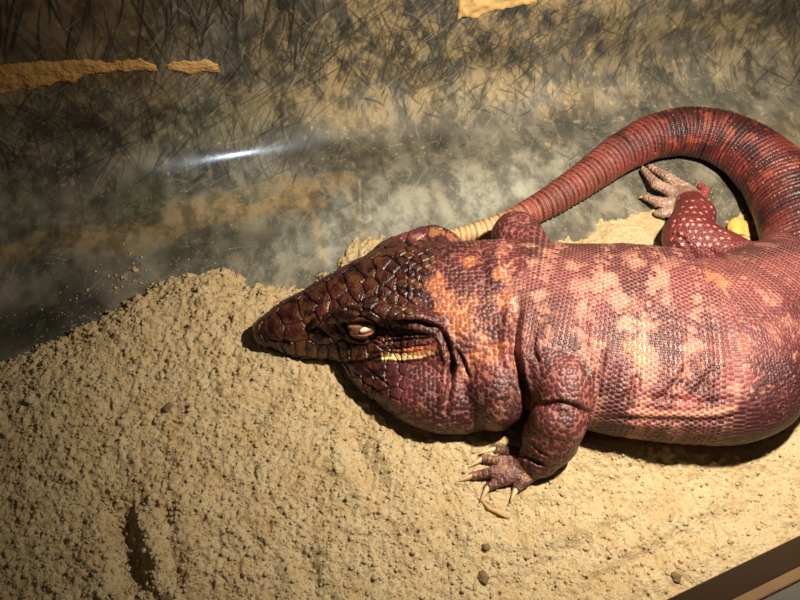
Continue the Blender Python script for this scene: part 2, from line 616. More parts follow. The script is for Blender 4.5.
# the far side of the head gets plates of its own
far = RNG.permutation(hv)
extra = []
for i in far[:6000]:
    if N[i] @ (CAM - V[i]) < 0.0:
        q = V[i]
        if all(np.sum((q - e) ** 2) > .0085 ** 2 for e in extra) and (np.sum((S - q) ** 2, 1).min() > .009 ** 2):
            extra.append(q)
if extra:
    S = np.concatenate([S, np.array(extra)])
F1 = np.full(len(V), 1.0); F2 = np.full(len(V), 1.0); ID = np.zeros(len(V), int)
wob = np.stack([vnoise(V[hv], 180, 11 + k) - .5 for k in range(3)], 1) * .0022
for a in range(0, len(hv), 8000):
    ix = hv[a:a + 8000]
    d = np.sqrt((((V[ix] + wob[a:a + 8000])[:, None] - S[None]) ** 2).sum(2))
    o = np.partition(d, 1, axis=1)
    F1[ix], F2[ix] = o[:, 0], o[:, 1]
    ID[ix] = d.argmin(1)
edge = F2 - F1
plate = sstep(.0, .0022, edge)
eye_c = hit(362, 328)
eyed = np.linalg.norm(V - eye_c, axis=1)
eye_mask = sstep(.009, .0125, eyed)
headpl = headw * eye_mask
DISP += headpl * ((plate - 1) * .0011 + .0009 * np.sqrt(np.clip(edge / .008, 0, 1)))
DISP += headpl * (vnoise(V, 500, 5) - .5) * .0004
# body rings and rougher skin folds
ring = np.sin(ub / .0098 * 2 * math.pi + 2.5 * vnoise(V, 18, 31))
DISP += (1 - headw) * (1 - tailw) * (1 - limbw) * (1 - beadw) * (.00035 * ring * sstep(u_at(560), u_at(720), ub) + .0022 * (fbm(V, 30, 3, 41) - .5))
RP = .0054
rp = (ut / RP) % 1.0
DISP += tailw * (-.0016 * np.exp(-(np.minimum(rp, 1 - rp) / .16) ** 2) + .0004)
DISP += beadw * (1 - limbw) * .003 * (fbm(V, 45, 3, 47) - .5)
DISP += limbw * (1 - np.maximum(hand, hind_foot)) * .0014 * (fbm(V, 70, 2, 49) - .5)
# finger joints
fj = np.sin(np.linalg.norm(V - P(530, 466, .02), axis=1) / .0042 * 2 * math.pi)
DISP += hand * .00025 * fj
fj2 = np.sin(np.linalg.norm(V - P(690, 200, .012), axis=1) / .0045 * 2 * math.pi)
DISP += hind_foot * .0003 * fj2
for _ in range(1):
    pass
V2 = V + N * DISP[:, None]

# ------------------------------------------------------------------ skin colours (pigment, plus crease shade painted at mouth and nostril)
c_red, c_red2 = srgb(106, 54, 55), srgb(72, 34, 37)
c_pale, c_tan = srgb(204, 154, 130), srgb(208, 140, 92)
c_dark = srgb(56, 24, 26)
c = mix(np.tile(c_red, (len(V), 1)), c_red2, sstep(.40, .62, fbm(V, 26, 3, 61)))
# pale cross bands of the back: broken blotches in bands along the body
bandc = [u_at(x) for x in (503, 545, 587, 640, 672, 708, 745, 775)]
bn = fbm(np.stack([ub * 1.0, bs * .45, V[:, 2] * .45], 1), 90, 3, 71)
band = np.zeros(len(V))
for k, u0 in enumerate(bandc):
    sh = .010 * np.sin(bs * 28 + k)
    band = np.maximum(band, np.exp(-((ub - u0 + sh) / (.0085 if k < 4 else .006)) ** 2) * (1.0, 1, 1.1, 1.0, .6, .55, .45, .4)[k])
top = sstep(-.09, -.03, bs) * (V[:, 2] > .03)
cu = np.floor(U / .0034); cv = np.floor(W / .0036 + .5 * (cu % 2))
cell = _hash(cu, cv, cu * 0 + 2, 77)
cell = np.where(beadw > .5, vnoise(V, 330, 79), cell)
palew = np.clip(sstep(.30, .75, band * (.1 + 1.5 * (bn - .15)) + .8 * (cell - .5) * (band > .1)) + .45 * sstep(.62, .78, bn) * (1 - headw), 0, 1)
c = mix(c, c_pale, palew * .58 * (1 - headw) * (1 - limbw * .85) * sstep(.02, .045, V[:, 2]))
# dark cross bars between
dk = np.zeros(len(V))
for u0, a in ((u_at(525), .9), (u_at(566), .6), (u_at(608), .55), (u_at(655), .5), (u_at(690), .5), (u_at(727), .45), (u_at(762), .4)):
    dk = np.maximum(dk, a * np.exp(-((ub - u0) / .009) ** 2) * sstep(.35, .6, fbm(V, 40, 2, 77)))
c = mix(c, c_dark, dk * .8 * (1 - tailw) * (1 - limbw))
# speckle of single pale scales
spk = vnoise(V, 330, 81)
c = mix(c, c_pale, sstep(.86, .93, spk) * .55 * (1 - headw))
def blob(px, py, rad, color, amt, nz=.8, fr=120, seed=5):
    global c
    rad *= .80; amt *= .8
    h = hit(px, py)
    if h is None: return
    lo = np.linalg.norm(V - h, axis=1)
    m = np.nonzero(lo < rad * 2.2)[0]
    w = sstep(1.25, .55, lo[m] / rad + nz * 2 * (fbm(V[m], fr, 3, seed + int(px)) - .5) + .9 * (cell[m] - .5) * sstep(.2, .6, bs[m] * 0 + 1)) * amt
    c[m] = mix(c[m], color, w)
# neck: tan ground with dark bead patches
for b_ in [(436, 232, .009, c_tan, .6), (420, 238, .006, c_pale, .5), (450, 236, .009, c_tan, .6), (425, 262, .010, c_tan, .75), (436, 285, .013, c_tan, .8), (447, 305, .014, c_tan, .85), (458, 322, .015, c_tan, .8),
           (472, 300, .013, c_tan, .7), (470, 262, .009, c_tan, .8), (480, 340, .014, c_pale, .6), (500, 275, .010, c_tan, .8), (504, 300, .010, c_tan, .6),
           (493, 350, .014, c_tan, .65), (466, 372, .010, c_pale, .8), (478, 358, .010, c_tan, .6), (508, 246, .008, c_pale, .8), (528, 245, .008, c_pale, .7), (545, 250, .008, c_pale, .7), (540, 296, .008, c_pale, .8), (532, 262, .007, c_pale, .7)]:
    blob(*b_)
for b_ in [(455, 272, .012, c_dark, .75), (447, 258, .009, c_dark, .7), (464, 290, .009, c_dark, .6), (488, 285, .009, c_dark, .85), (492, 305, .008, c_dark, .75), (517, 290, .009, c_dark, .5),
           (520, 320, .012, c_dark, .55), (508, 405, .010, c_dark, .7), (420, 226, .006, c_red2, .6), (545, 330, .012, c_dark, .35)]:
    blob(*b_)
for b_ in [(600, 342, .006, c_tan, .8), (632, 345, .009, c_tan, .75), (640, 360, .009, c_tan, .6), (625, 325, .010, c_pale, .8), (618, 300, .011, c_pale, .7), (612, 280, .010, c_pale, .7), (575, 265, .008, c_pale, .6),
           (635, 262, .009, c_pale, .6), (668, 300, .008, c_pale, .5), (700, 345, .007, c_pale, .6), (716, 280, .013, c_tan, .6), (722, 283, .009, srgb(190, 120, 80), .7), (690, 400, .012, srgb(190, 110, 105), .6), (740, 380, .02, srgb(175, 100, 98), .5),
           (580, 285, .010, c_pale, .5), (735, 388, .006, c_pale, .7), (745, 340, .008, c_pale, .35), (770, 300, .010, c_pale, .25)]:
    blob(*b_)
# head
hb = fbm(V, 120, 3, 91)
hc = mix(np.tile(srgb(84, 41, 36), (len(V), 1)), srgb(48, 23, 21), sstep(.4, .65, hb))
hc = mix(hc, srgb(126, 74, 44), sstep(.55, .7, fbm(V, 160, 2, 93)) * .8)
pv = _hash(ID, ID * 0 + 3, ID * 0 + 5, 9)
hc = hc * (.36 + .34 * pv[:, None])
hc = mix(hc, srgb(98, 62, 40), sstep(.0016, .0045, edge) * sstep(.45, .65, vnoise(V, 230, 94)) * .38)
side = sstep(0, -.02, bs) * 0
cheek = sstep(u_at(372), u_at(400), ub) * sstep(.078, .066, V[:, 2])
hc = mix(hc, c * .9, cheek)
hc = mix(hc, srgb(24, 12, 10), (1 - sstep(.0, .0013, edge)) * .75 * (1 - cheek) * eye_mask)
c = mix(c, hc, headw)
d_, _ = polydist(V, hits([(268, 342), (280, 351), (300, 357), (330, 361), (356, 363), (380, 357)]))
c = mix(c, srgb(22, 11, 9), sstep(.0020, .0008, d_) * .85)  # shade of the mouth crease painted into the skin colour
d_, _ = polydist(V, hits([(283, 342), (288, 343)]))
c = mix(c, srgb(16, 8, 8), sstep(.0026, .0014, d_) * .9)  # dark of the nostril pit painted in as well
d_, _ = polydist(V, hits([(384, 357), (400, 357), (420, 355), (432, 352)]))
c = mix(c, srgb(225, 190, 130), sstep(.0034, .0016, d_) * .95)
d_, _ = polydist(V, hits([(400, 350), (420, 349), (436, 346)]))
c = mix(c, srgb(205, 120, 84), sstep(.004, .0015, d_) * .7)
c = mix(c, srgb(118, 76, 62), sstep(.0125, .0105, eyed) * .9)
d_, _ = polydist(V, hits([(350, 326), (362, 325), (374, 328)]))
c = mix(c, srgb(180, 120, 92), sstep(.0022, .0012, d_) * .75)
d_, _ = polydist(V, hits([(352, 334), (362, 336), (373, 333)]))
c = mix(c, srgb(170, 108, 84), sstep(.0020, .0012, d_) * .7)
# belly and throat underside
c = mix(c, srgb(196, 140, 96), sstep(.026, .012, V[:, 2]) * (1 - headw) * (1 - limbw) * (1 - tailw) * sstep(u_at(545), u_at(590), ub))
d_, _ = polydist(V, hits([(630, 411), (660, 413), (700, 413), (735, 408)]))
c = mix(c, srgb(222, 160, 138), sstep(.006, .002, d_ + .003 * vnoise(V, 120, 3)) * .85)
# tail
tc = mix(np.tile(srgb(100, 42, 38), (len(V), 1)), srgb(62, 26, 27), sstep(.38, .6, fbm(V, 34, 3, 95)))
tc = mix(tc, srgb(150, 74, 54), sstep(.56, .72, fbm(V, 110, 3, 97)) * .6)
tpx = PIX[:, 0]
tfar = np.clip((ut - tail.len[150]) / (tail.len[-1] - tail.len[150]), 0, 1)
tc = mix(tc, srgb(142, 76, 62), np.clip(tfar * 1.6, 0, 1) * .75)
tc = mix(tc, srgb(196, 160, 116), sstep(.62, .78, tfar) * .95)
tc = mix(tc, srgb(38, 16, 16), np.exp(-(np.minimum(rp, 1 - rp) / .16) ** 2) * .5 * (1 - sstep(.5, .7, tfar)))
tc = mix(tc, srgb(40, 18, 18), sstep(.55, .7, fbm(np.stack([ut, W * .3, W * 0], 1), 60, 2, 99)) * .55 * (1 - tfar))
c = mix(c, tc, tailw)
# limbs
lc = mix(np.tile(srgb(112, 64, 62), (len(V), 1)), srgb(82, 44, 45), sstep(.42, .62, fbm(V, 60, 2, 101)))
lc = mix(lc, srgb(112, 80, 74), hand * .9)
hindleg = sstep(.006, .001, chain_d(limb_chains[5], V)) * (1 - hind_foot)
lc = mix(lc, srgb(122, 50, 52), hindleg)
gd = V * 150
sp = []
rs = random.Random(3)
for i in range(9):
    for j in range(8):
        x = 672 + i * 7.2 + (j % 2) * 3.6 + rs.uniform(-1.6, 1.6); y = 200 + j * 6.4 + rs.uniform(-1.6, 1.6)
        h_ = hit(x, y)
        if h_ is not None: sp.append((h_, rs.uniform(.0011, .0019)))
sp_m = np.zeros(len(V))
hl = np.nonzero(limbw > .3)[0]
for h_, r_ in sp:
    sp_m[hl] = np.maximum(sp_m[hl], sstep(r_ * 1.2, r_ * .6, np.linalg.norm(V[hl] - h_, axis=1)))
hindall = np.maximum(hindleg, sstep(.006, .001, chain_d(limb_chains[4], V)))
lc = mix(lc, srgb(112, 46, 48), hindall * .8)
lc = mix(lc, srgb(222, 176, 162), hindall * sp_m * .85)
finew = np.clip(np.maximum(np.maximum(hand, hind_foot), hindall) * limbw + .75 * hipw * (1 - limbw), 0, 1)
lc = mix(lc, mix(np.tile(srgb(172, 152, 132), (len(V), 1)), srgb(150, 112, 100), .7 * sstep(.55, .7, fbm(V, 130, 2, 107))), hind_foot)
thumb = sstep(.003, .0, chain_d(fpts(toes_far[4]), V))
lc = mix(lc, srgb(160, 84, 76), thumb)
c = mix(c, lc, limbw)
# sand dust on the hand
c = mix(c, srgb(190, 150, 108), hand * sstep(.5, .7, fbm(V, 180, 2, 109)) * .5)

# ------------------------------------------------------------------ skin material
def skin_mat():
    s = NT('lizard_skin')
    col = s.attr('Col', 'Color')
    head, bead, tl, fine = s.attr('head'), s.attr('bead'), s.attr('tail'), s.attr('fine')
    uvw = s.n('ShaderNodeAttribute', attribute_name='scale_uv').outputs['Vector']
    sep = s.n('ShaderNodeSeparateXYZ'); s.l(uvw, sep.inputs[0])
    # rows of rounded scales round the body
    def rows(du, dv, off=0.5):
        u = s.math('DIVIDE', sep.outputs[0], du)
        fl = s.math('FLOOR', u)
        fu = s.math('SUBTRACT', s.math('SUBTRACT', u, fl), .5)
        v = s.math('ADD', s.math('DIVIDE', sep.outputs[1], dv), s.math('MULTIPLY', s.math('MODULO', fl, 2.0), off))
        fv = s.math('SUBTRACT', s.math('FRACT', v), .5)
        r = s.math('ADD', s.math('POWER', s.math('ABSOLUTE', fu), 2.0), s.math('POWER', s.math('ABSOLUTE', fv), 2.0))
        return s.math('SUBTRACT', 1.0, s.math('MULTIPLY', r, 3.9), clamp=True)
    hb_ = rows(.0034, .0036)
    ht0 = rows(.0054, .0030, 0.0)
    fr_ = s.math('ABSOLUTE', s.math('SUBTRACT', s.math('FRACT', s.math('DIVIDE', sep.outputs[0], .0054)), .5))
    ringh = s.math('SUBTRACT', 1.0, s.math('POWER', s.math('MULTIPLY', fr_, 2.0), 3.0), clamp=True)
    ht = s.math('ADD', s.math('MULTIPLY', ht0, .3), s.math('MULTIPLY', ringh, .7))
    pos = s.n('ShaderNodeNewGeometry').outputs['Position']
    va = s.voro(265.0, pos, rnd=.65)
    vf = s.voro(430.0, pos, rnd=.7)
    vb_ = s.mixf(fine, va, vf)
    hv_ = s.math('SUBTRACT', 1.0, s.math('POWER', s.math('MULTIPLY', vb_, 1.4), 2.2), clamp=True)
    h = s.mixf(bead, hb_, hv_)
    h = s.mixf(tl, h, ht)
    ramp = s.ramp(h, .05, .55)
    # pigment: darker scale centres, lighter skin between them
    lum = s.mixc(1.0, col, (1.18, 1.0, .95), 'MULTIPLY')
    gap = s.mixc(s.mixf(fine, .17, .0), lum, tuple(srgb(205, 140, 122)))
    sc_ = s.mixc(s.math('MULTIPLY', bead, s.math('SUBTRACT', 1.0, fine)), s.mixc(1.0, col, (.68, .57, .59), 'MULTIPLY'), s.mixc(1.0, col, (.56, .42, .42), 'MULTIPLY'))
    pig = s.mixc(ramp, gap, sc_)
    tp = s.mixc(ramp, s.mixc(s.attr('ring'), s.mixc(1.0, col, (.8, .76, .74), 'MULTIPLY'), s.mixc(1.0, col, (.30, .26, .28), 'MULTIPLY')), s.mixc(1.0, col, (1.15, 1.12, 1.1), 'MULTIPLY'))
    pig = s.mixc(tl, pig, tp)
    pig = s.mixc(head, pig, col)
    b1 = s.bump(s.mixf(head, h, s.noise(700, 2)), .75, .0009)
    b2 = s.bump(s.noise(420, 2), .25, .0004, b1)
    rough = s.mixf(head, s.mixf(tl, .50, .46), .30)
    return s.fin(pig, rough, b2, .5)
SKIN = skin_mat()

liz = bpy.data.objects.new('lizard', None)
COL.objects.link(liz)
base = np.array([P(600, 360, .012)[0], P(600, 360, .012)[1], 0.012])
liz.location = base
tag(liz, 'large dark red tegu lizard resting on the sand with its tail curled behind it', 'lizard')
skin = mesh_obj('body', V2 - base, F, SKIN, liz)
col_attr(skin, np.clip(c, 0, 1))
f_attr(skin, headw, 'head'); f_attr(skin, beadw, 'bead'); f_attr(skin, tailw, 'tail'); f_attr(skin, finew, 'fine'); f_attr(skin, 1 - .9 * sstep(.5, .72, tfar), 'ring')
v_attr(skin, np.stack([U, W, W * 0], 1), 'scale_uv')

BVH = BVHTree.FromPolygons([tuple(v) for v in V2], [tuple(f) for f in F])

def plain(name, rgb, rough=.5, bump_scale=None, bs=.2, bd=.0005, spec=.5, vary=.15):
    s = NT(name)
    n = s.noise(bump_scale or 300, 3)
    cc = s.mixc(n, tuple(srgb(*rgb) * (1 - vary)), tuple(np.clip(srgb(*rgb) * (1 + vary), 0, 1)))
    return s.fin(cc, rough, s.bump(n, bs, bd), spec)
CLAW = plain('claw_horn', (186, 156, 118), .38, 500)
CLAW2 = plain('claw_horn_pale', (216, 178, 120), .42, 500)
EYEM = plain('eye_pale', (196, 186, 176), .45, 200, .02)
LID = plain('eyelid_skin', (140, 88, 68), .4, 600)

def horn(name, p0, d, length, r, mat, drop=.35):
    p0 = np.asarray(p0); d = np.asarray(d) / np.linalg.norm(d)
    side = np.cross(d, [0, 0, 1.0]); side /= np.linalg.norm(side)
    up = np.cross(side, d)
    vs, fs = [], []
    NR, NS = 9, 10
    for i in range(NR):
        t = i / (NR - 1)
        cpt = p0 + d * length * t - up * (drop * length * t * t)
        rr = r * (1 - t) ** .75 + .00012
        for k in range(NS):
            a = 2 * math.pi * k / NS
            vs.append(cpt + side * rr * .8 * math.cos(a) + up * rr * math.sin(a) - base)
    for i in range(NR - 1):
        for k in range(NS):
            fs.append([i * NS + k, i * NS + (k + 1) % NS, (i + 1) * NS + (k + 1) % NS, (i + 1) * NS + k])
    o = mesh_obj(name, vs, fs, mat, liz)
    return o
# claws of the near front foot
for f, tip, ln in zip(fingers_near, [(480, 453), (470, 466), (458, 481), (481, 500), (511, 501)], [.008, .010, .015, .015, .014]):
    p = P(*f[-1][:3]); q = P(tip[0], tip[1], .0195)
    d = q - p
    horn('claw', p + d * .05, d, max(np.linalg.norm(d), .008), f[-1][3] * .92, CLAW, .10)
for f, tip in zip(toes_far, [(648, 164), (642, 165), (640, 197), (653, 212), (700, 183)]):
    p = P(*f[-1][:3]); q = P(tip[0], tip[1], .006)
    d = q - p
    horn('claw', p + d * .05, d, max(np.linalg.norm(d), .006), f[-1][3] * .8, CLAW2, .1)
# eye: pale eyeball seen between the nearly closed lids
def uv_ellipsoid(c, ax, ay, az, seg=20, rings=12):
    vs, fs = [], []
    for i in range(rings + 1):
        th = math.pi * i / rings
        for k in range(seg):
            ph = 2 * math.pi * k / seg
            vs.append(c + ax * math.sin(th) * math.cos(ph) + ay * math.sin(th) * math.sin(ph) + az * math.cos(th))
    for i in range(rings):
        for k in range(seg):
            fs.append([i * seg + k, i * seg + (k + 1) % seg, (i + 1) * seg + (k + 1) % seg, (i + 1) * seg + k])
    return np.array(vs), np.array(fs)
def on_skin_frame(px, py):
    h = BVH.ray_cast(Vector(CAM), Vector(ray(px, py)).normalized())
    return np.array(h[0]), np.array(h[1])
ep, en = on_skin_frame(366, 329)
q1, _ = on_skin_frame(372, 326.5)
t1 = q1 - ep; t1 -= en * (t1 @ en); t1 /= np.linalg.norm(t1)
t2 = np.cross(en, t1)
vs, fs = uv_ellipsoid(ep - base, t1 * .0058, t2 * .0023, en * .0012)
eye = mesh_obj('eye', vs, fs, EYEM, liz)
eye['label'] = 'pale slit of the half closed eye'

# ------------------------------------------------------------------ floor plate + coved back wall (one painted sheet, split in two)
W0, W1 = P(-60, 228, 0), P(860, 74, 0)
WD = (W1 - W0) / np.linalg.norm(W1 - W0)
WN = np.array([-WD[1], WD[0], 0])               # away from the camera
RC = 0.055
L0, L1 = -0.26, 1.28
org = W0
stp = 0.0011
ls = np.arange(L0, L1, stp)
ws = np.concatenate([np.arange(-0.70, -0.26, .004), np.arange(-0.26, .34, stp)])
def sheet(l, w):
    a = np.clip(w / RC, 0, math.pi / 2)
    y = np.where(w < 0, w, RC * np.sin(a))
    z = np.where(w < 0, 0, RC * (1 - np.cos(a)) + np.maximum(0, w - RC * math.pi / 2))
    return org + l[..., None] * WD + y[..., None] * WN + z[..., None] * np.array([0, 0, 1.0])
LL, WW = np.meshgrid(ls, ws, indexing='ij')
SV = sheet(LL, WW).reshape(-1, 3)
lw = np.stack([LL.ravel(), WW.ravel(), WW.ravel() * 0], 1)
SP = pxs(SV)
sx, sy = SP[:, 0], SP[:, 1]

def stroke_grid(grid, l0, w0, ang, length, curve, width, amt):
    n = max(4, int(length / .008))
    t = np.linspace(0, 1, n)
    a = ang + curve * (t - .5)
    L = l0 + np.cumsum(np.cos(a)) * length / n
    Wd = w0 + np.cumsum(np.sin(a)) * length / n
    i0, i1 = np.searchsorted(ls, [L.min() - 3 * width, L.max() + 3 * width])
    j0, j1 = np.searchsorted(ws, [Wd.min() - 3 * width, Wd.max() + 3 * width])
    if i1 - i0 < 2 or j1 - j0 < 2: return
    sub = np.stack([LL[i0:i1, j0:j1].ravel(), WW[i0:i1, j0:j1].ravel()], 1)
    d, fr = polydist(sub, np.stack([L, Wd], 1))
    w = np.clip(1.5 - d / width, 0, 1) * amt * np.sin(np.pi * np.clip(fr * .9 + .08, 0, 1)) ** .5
    g = grid[i0:i1, j0:j1]
    g[...] = np.maximum(g, w.reshape(g.shape))

dark = np.zeros(LL.shape); lite = np.zeros(LL.shape)
SPX = SP.reshape(LL.shape + (2,))
def lw_at(px, py):
    # intersect the view ray with the sheet by search
    d = (SPX[..., 0] - px) ** 2 + (SPX[..., 1] - py) ** 2
    i = np.unravel_index(d.argmin(), d.shape)
    return LL[i], WW[i]
rr = random.Random(12)
def region_strokes(n, box, angs, lens, widths, amts, grid, curve=.8):
    cs = [lw_at(box[0], box[1]), lw_at(box[2], box[1]), lw_at(box[0], box[3]), lw_at(box[2], box[3])]
    for _ in range(n):
        u, v = rr.random(), rr.random()
        l = (cs[0][0] * (1 - u) + cs[1][0] * u) * (1 - v) + (cs[2][0] * (1 - u) + cs[3][0] * u) * v
        w = (cs[0][1] * (1 - u) + cs[1][1] * u) * (1 - v) + (cs[2][1] * (1 - u) + cs[3][1] * u) * v
        stroke_grid(grid, l, w, rr.uniform(*angs), rr.uniform(*lens), rr.uniform(-curve, curve), rr.uniform(*widths), rr.uniform(*amts))
# dark claw scratches (long upright ones, then tangles)
W_ = (.0005, .0009)
region_strokes(46, (-60, 20, 300, 80), (1.0, 1.8), (.05, .14), (.0008, .0013), (.7, 1), dark, .4)
region_strokes(430, (150, 0, 470, 105), (.5, 2.2), (.015, .09), W_, (.3, .9), dark, .55)
region_strokes(430, (0, 80, 300, 190), (.2, 2.0), (.02, .09), W_, (.25, .7), dark, .55)
region_strokes(430, (380, 0, 560, 120), (.2, 2.9), (.01, .05), W_, (.25, .85), dark, .8)
region_strokes(420, (540, 0, 830, 100), (.5, 2.6), (.01, .06), W_, (.25, .75), dark, .7)
region_strokes(160, (300, 90, 830, 170), (.2, 2.9), (.006, .03), W_, (.2, .6), dark, .7)
for (x, y, r, n) in ((495, 52, 26, 110), (420, 80, 26, 60), (315, 58, 20, 70), (60, 140, 40, 110), (610, 40, 30, 60), (790, 10, 30, 60), (100, 115, 30, 70), (420, 20, 30, 70)):
    region_strokes(n, (x - r, y - r * .7, x + r, y + r * .7), (.2, 2.8), (.008, .04), W_, (.3, .85), dark, .9)
# pale hairline scratches
region_strokes(200, (0, 120, 560, 330), (0, 3.14), (.006, .05), (.0004, .0006), (.04, .30), lite, .6)
region_strokes(260, (380, 60, 830, 230), (0, 3.14), (.003, .03), (.0004, .0006), (.05, .40), lite, .6)
region_strokes(160, (250, 190, 460, 300), (.3, 2.8), (.006, .05), (.0004, .0006), (.04, .22), lite, .6)
region_strokes(220, (0, 0, 480, 130), (.4, 2.4), (.006, .05), (.0004, .0006), (.08, .45), lite, .9)

n1 = fbm(lw, 9, 4, 201); n2 = fbm(lw, 28, 4, 203); n3 = fbm(lw, 110, 3, 205); n4 = vnoise(lw, 560, 207)
st = fbm(lw * np.array([3.2, 1, 1]), 16, 4, 209)
pc = mix(np.tile(srgb(120, 114, 100), (len(SV), 1)), srgb(84, 81, 71), sstep(.25, .75, n2))
# paler grey patches on the cleared plate
def el(x, y, rx, ry, rot=0.0):
    ca, sa = math.cos(rot), math.sin(rot)
    dx, dy = sx - x, sy - y
    return np.exp(-(((ca * dx + sa * dy) / rx) ** 2 + ((-sa * dx + ca * dy) / ry) ** 2))
pale_patch = np.clip(.8 * el(330, 245, 90, 35, -.3) + .85 * el(510, 185, 80, 38, -.2) + .5 * el(420, 205, 80, 25, -.2), 0, 1)
pc = mix(pc, srgb(158, 158, 146), pale_patch * sstep(.3, .7, .55 * n2 + .45 * st) * .75)
# tan dust caked on the wall
wall_up = sstep(175, 70, sy + .15 * (sx - 300) + 50 * (n1 - .5))
n5 = fbm(lw * np.array([1.5, 1, 1]), 45, 5, 211, .72)
dust = wall_up * sstep(.38, .60, .22 * n2 + .78 * n5) * (.35 + .65 * sstep(150, 420, sx + 0 * sy))
pc = mix(pc, srgb(156, 136, 100), np.clip(dust * .95, 0, 1))
brown = sstep(230, 60, sx + 100 * (n1 - .5)) * sstep(150, 60, sy)
pc = mix(pc, srgb(122, 98, 66), brown * (.35 + .5 * sstep(.4, .6, n2)))
d_, _ = polydist(SP, [(-40, 262), (40, 240), (150, 232), (230, 212), (300, 200), (322, 205)])
n6 = fbm(lw * np.array([1, 2.2, 1]), 60, 4, 213, .7)
pc = mix(pc, srgb(136, 112, 72), sstep(15, 2, d_ + 22 * (n2 - .5) + 40 * (n6 - .5)) * .55)
d_, _ = polydist(SP, [(150, 215), (240, 196), (310, 186), (345, 178)])
pc = mix(pc, srgb(132, 110, 74), sstep(17, 3, d_ + 26 * (n2 - .5) + 44 * (n6 - .5)) * .5)
d_, _ = polydist(SP, [(306, 200), (316, 222), (324, 256)])
pc = mix(pc, srgb(160, 136, 92), sstep(6, 1, d_ + 8 * (n6 - .5)) * .5)
d_, _ = polydist(SP, [(348, 192), (356, 215), (362, 232)])
pc = mix(pc, srgb(150, 138, 104), sstep(5, 1, d_ + 4 * (n3 - .5)) * .5)
d_, _ = polydist(SP, [(360, 180), (360, 218), (364, 223), (370, 220), (370, 205)])
pc = mix(pc, srgb(190, 184, 160), sstep(1.6, .5, d_) * .3)
pc = mix(pc, srgb(100, 102, 68), np.clip(el(140, 190, 45, 28) + .7 * el(200, 120, 60, 25) + .5 * el(30, 205, 40, 20), 0, 1) * sstep(.35, .6, n2) * .4)
pc = mix(pc, srgb(154, 136, 102), np.clip(.9 * el(345, 105, 70, 30) + .9 * el(440, 75, 60, 30) + .8 * el(560, 100, 70, 14, -.1) + .6 * el(790, 130, 40, 16, .2) + .55 * el(700, 30, 60, 25), 0, 1) * sstep(.35, .6, n2) * .8)
darkp = np.clip(.9 * el(305, 140, 35, 22) + .7 * el(80, 135, 60, 25) + .9 * el(30, 335, 90, 38, -.3) + .6 * el(90, 285, 120, 26, -.3) + .6 * el(495, 55, 30, 18) + .55 * el(625, 60, 70, 25) + .5 * el(420, 80, 25, 16) + .7 * el(60, 175, 50, 18)  # dark stains; the left floor patches also paint in the dim light there
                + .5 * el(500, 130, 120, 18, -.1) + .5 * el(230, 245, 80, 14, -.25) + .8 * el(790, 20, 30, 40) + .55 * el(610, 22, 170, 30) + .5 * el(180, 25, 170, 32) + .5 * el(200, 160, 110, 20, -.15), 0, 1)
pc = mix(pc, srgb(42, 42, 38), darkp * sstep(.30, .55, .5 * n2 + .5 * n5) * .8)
pc = mix(pc, srgb(184, 176, 150), sstep(.84, .94, n4) * sstep(.45, .6, n2) * .35)
pc = mix(pc, srgb(170, 146, 106), sstep(.70, .80, n3) * .5 * sstep(250, 120, sy))
pc = pc * (.62 + .76 * sstep(.3, .7, n5))[:, None]
pc = mix(pc, srgb(22, 19, 15), np.clip(dark.ravel() * 1.15, 0, 1) * .92)
pc = mix(pc, srgb(196, 190, 170), lite.ravel() * .75)
dusty = np.clip(dust + pale_patch * .5 + brown * .7 + sstep(300, 380, sx) * sstep(150, 120, sy), 0, 1) 
gloss = el(236, 156, 42, 20, -.15)

def sheet_mat():
    s = NT('grimy_sheet')
    col = s.attr('Col', 'Color'); du = s.attr('dusty'); gl = s.attr('gloss')
    geo = s.n('ShaderNodeNewGeometry').outputs['Position']
    nz = s.noise(160, 4, .6)
    r = s.math('ADD', s.mixf(du, .36, .75), s.math('MULTIPLY', s.math('SUBTRACT', nz, .5), .25))
    r = s.mixf(gl, r, .17)
    fine = s.mixc(.5, col, s.mixc(s.noise(650, 3, .7), (.25, .25, .25), (1.5, 1.5, 1.5)), 'MULTIPLY')
    return s.fin(fine, r, s.bump(nz, .10, .0006), .45)
SHEET = sheet_mat()
nl, nw = LL.shape
I = np.arange(nl * nw).reshape(nl, nw)
def quads(j0, j1):
    a = I[:-1, j0:j1]; b = I[1:, j0:j1]; c_ = I[1:, j0 + 1:j1 + 1]; d = I[:-1, j0 + 1:j1 + 1]
    return np.stack([a.ravel(), b.ravel(), c_.ravel(), d.ravel()], 1)
jw = int(np.searchsorted(ws, 0.0))
for nm, (j0, j1) in (('floor', (0, jw)), ('wall_back', (jw, nw - 1))):
    q = quads(j0, j1)
    use = np.unique(q)
    mp = np.full(nl * nw, -1); mp[use] = np.arange(len(use))
    o = mesh_obj(nm, SV[use], mp[q], SHEET)
    col_attr(o, np.clip(pc[use], 0, 1)); f_attr(o, dusty[use], 'dusty'); f_attr(o, gloss[use], 'gloss')
    o['kind'] = 'structure'
del SPX

# ------------------------------------------------------------------ sand
def sand_mat():
    s = NT('sand')
    n = s.noise(900, 3, .7); n2_ = s.noise(45, 4, .6); n3_ = s.noise(280, 2, .6)
    cc = s.mixc(n, tuple(srgb(146, 122, 86)), tuple(srgb(230, 209, 168)))
    cc = s.mixc(s.math('MULTIPLY', s.ramp(n2_, .4, .65), .35), cc, tuple(srgb(176, 140, 88)))
    cc = s.mixc(s.math('MULTIPLY', s.ramp(n3_, .62, .75), .5), cc, tuple(srgb(120, 92, 58)))
    b = s.bump(n, 1.0, .0016)
    b = s.bump(n3_, .7, .0022, b)
    return s.fin(cc, .95, b, .15)
SAND = sand_mat()

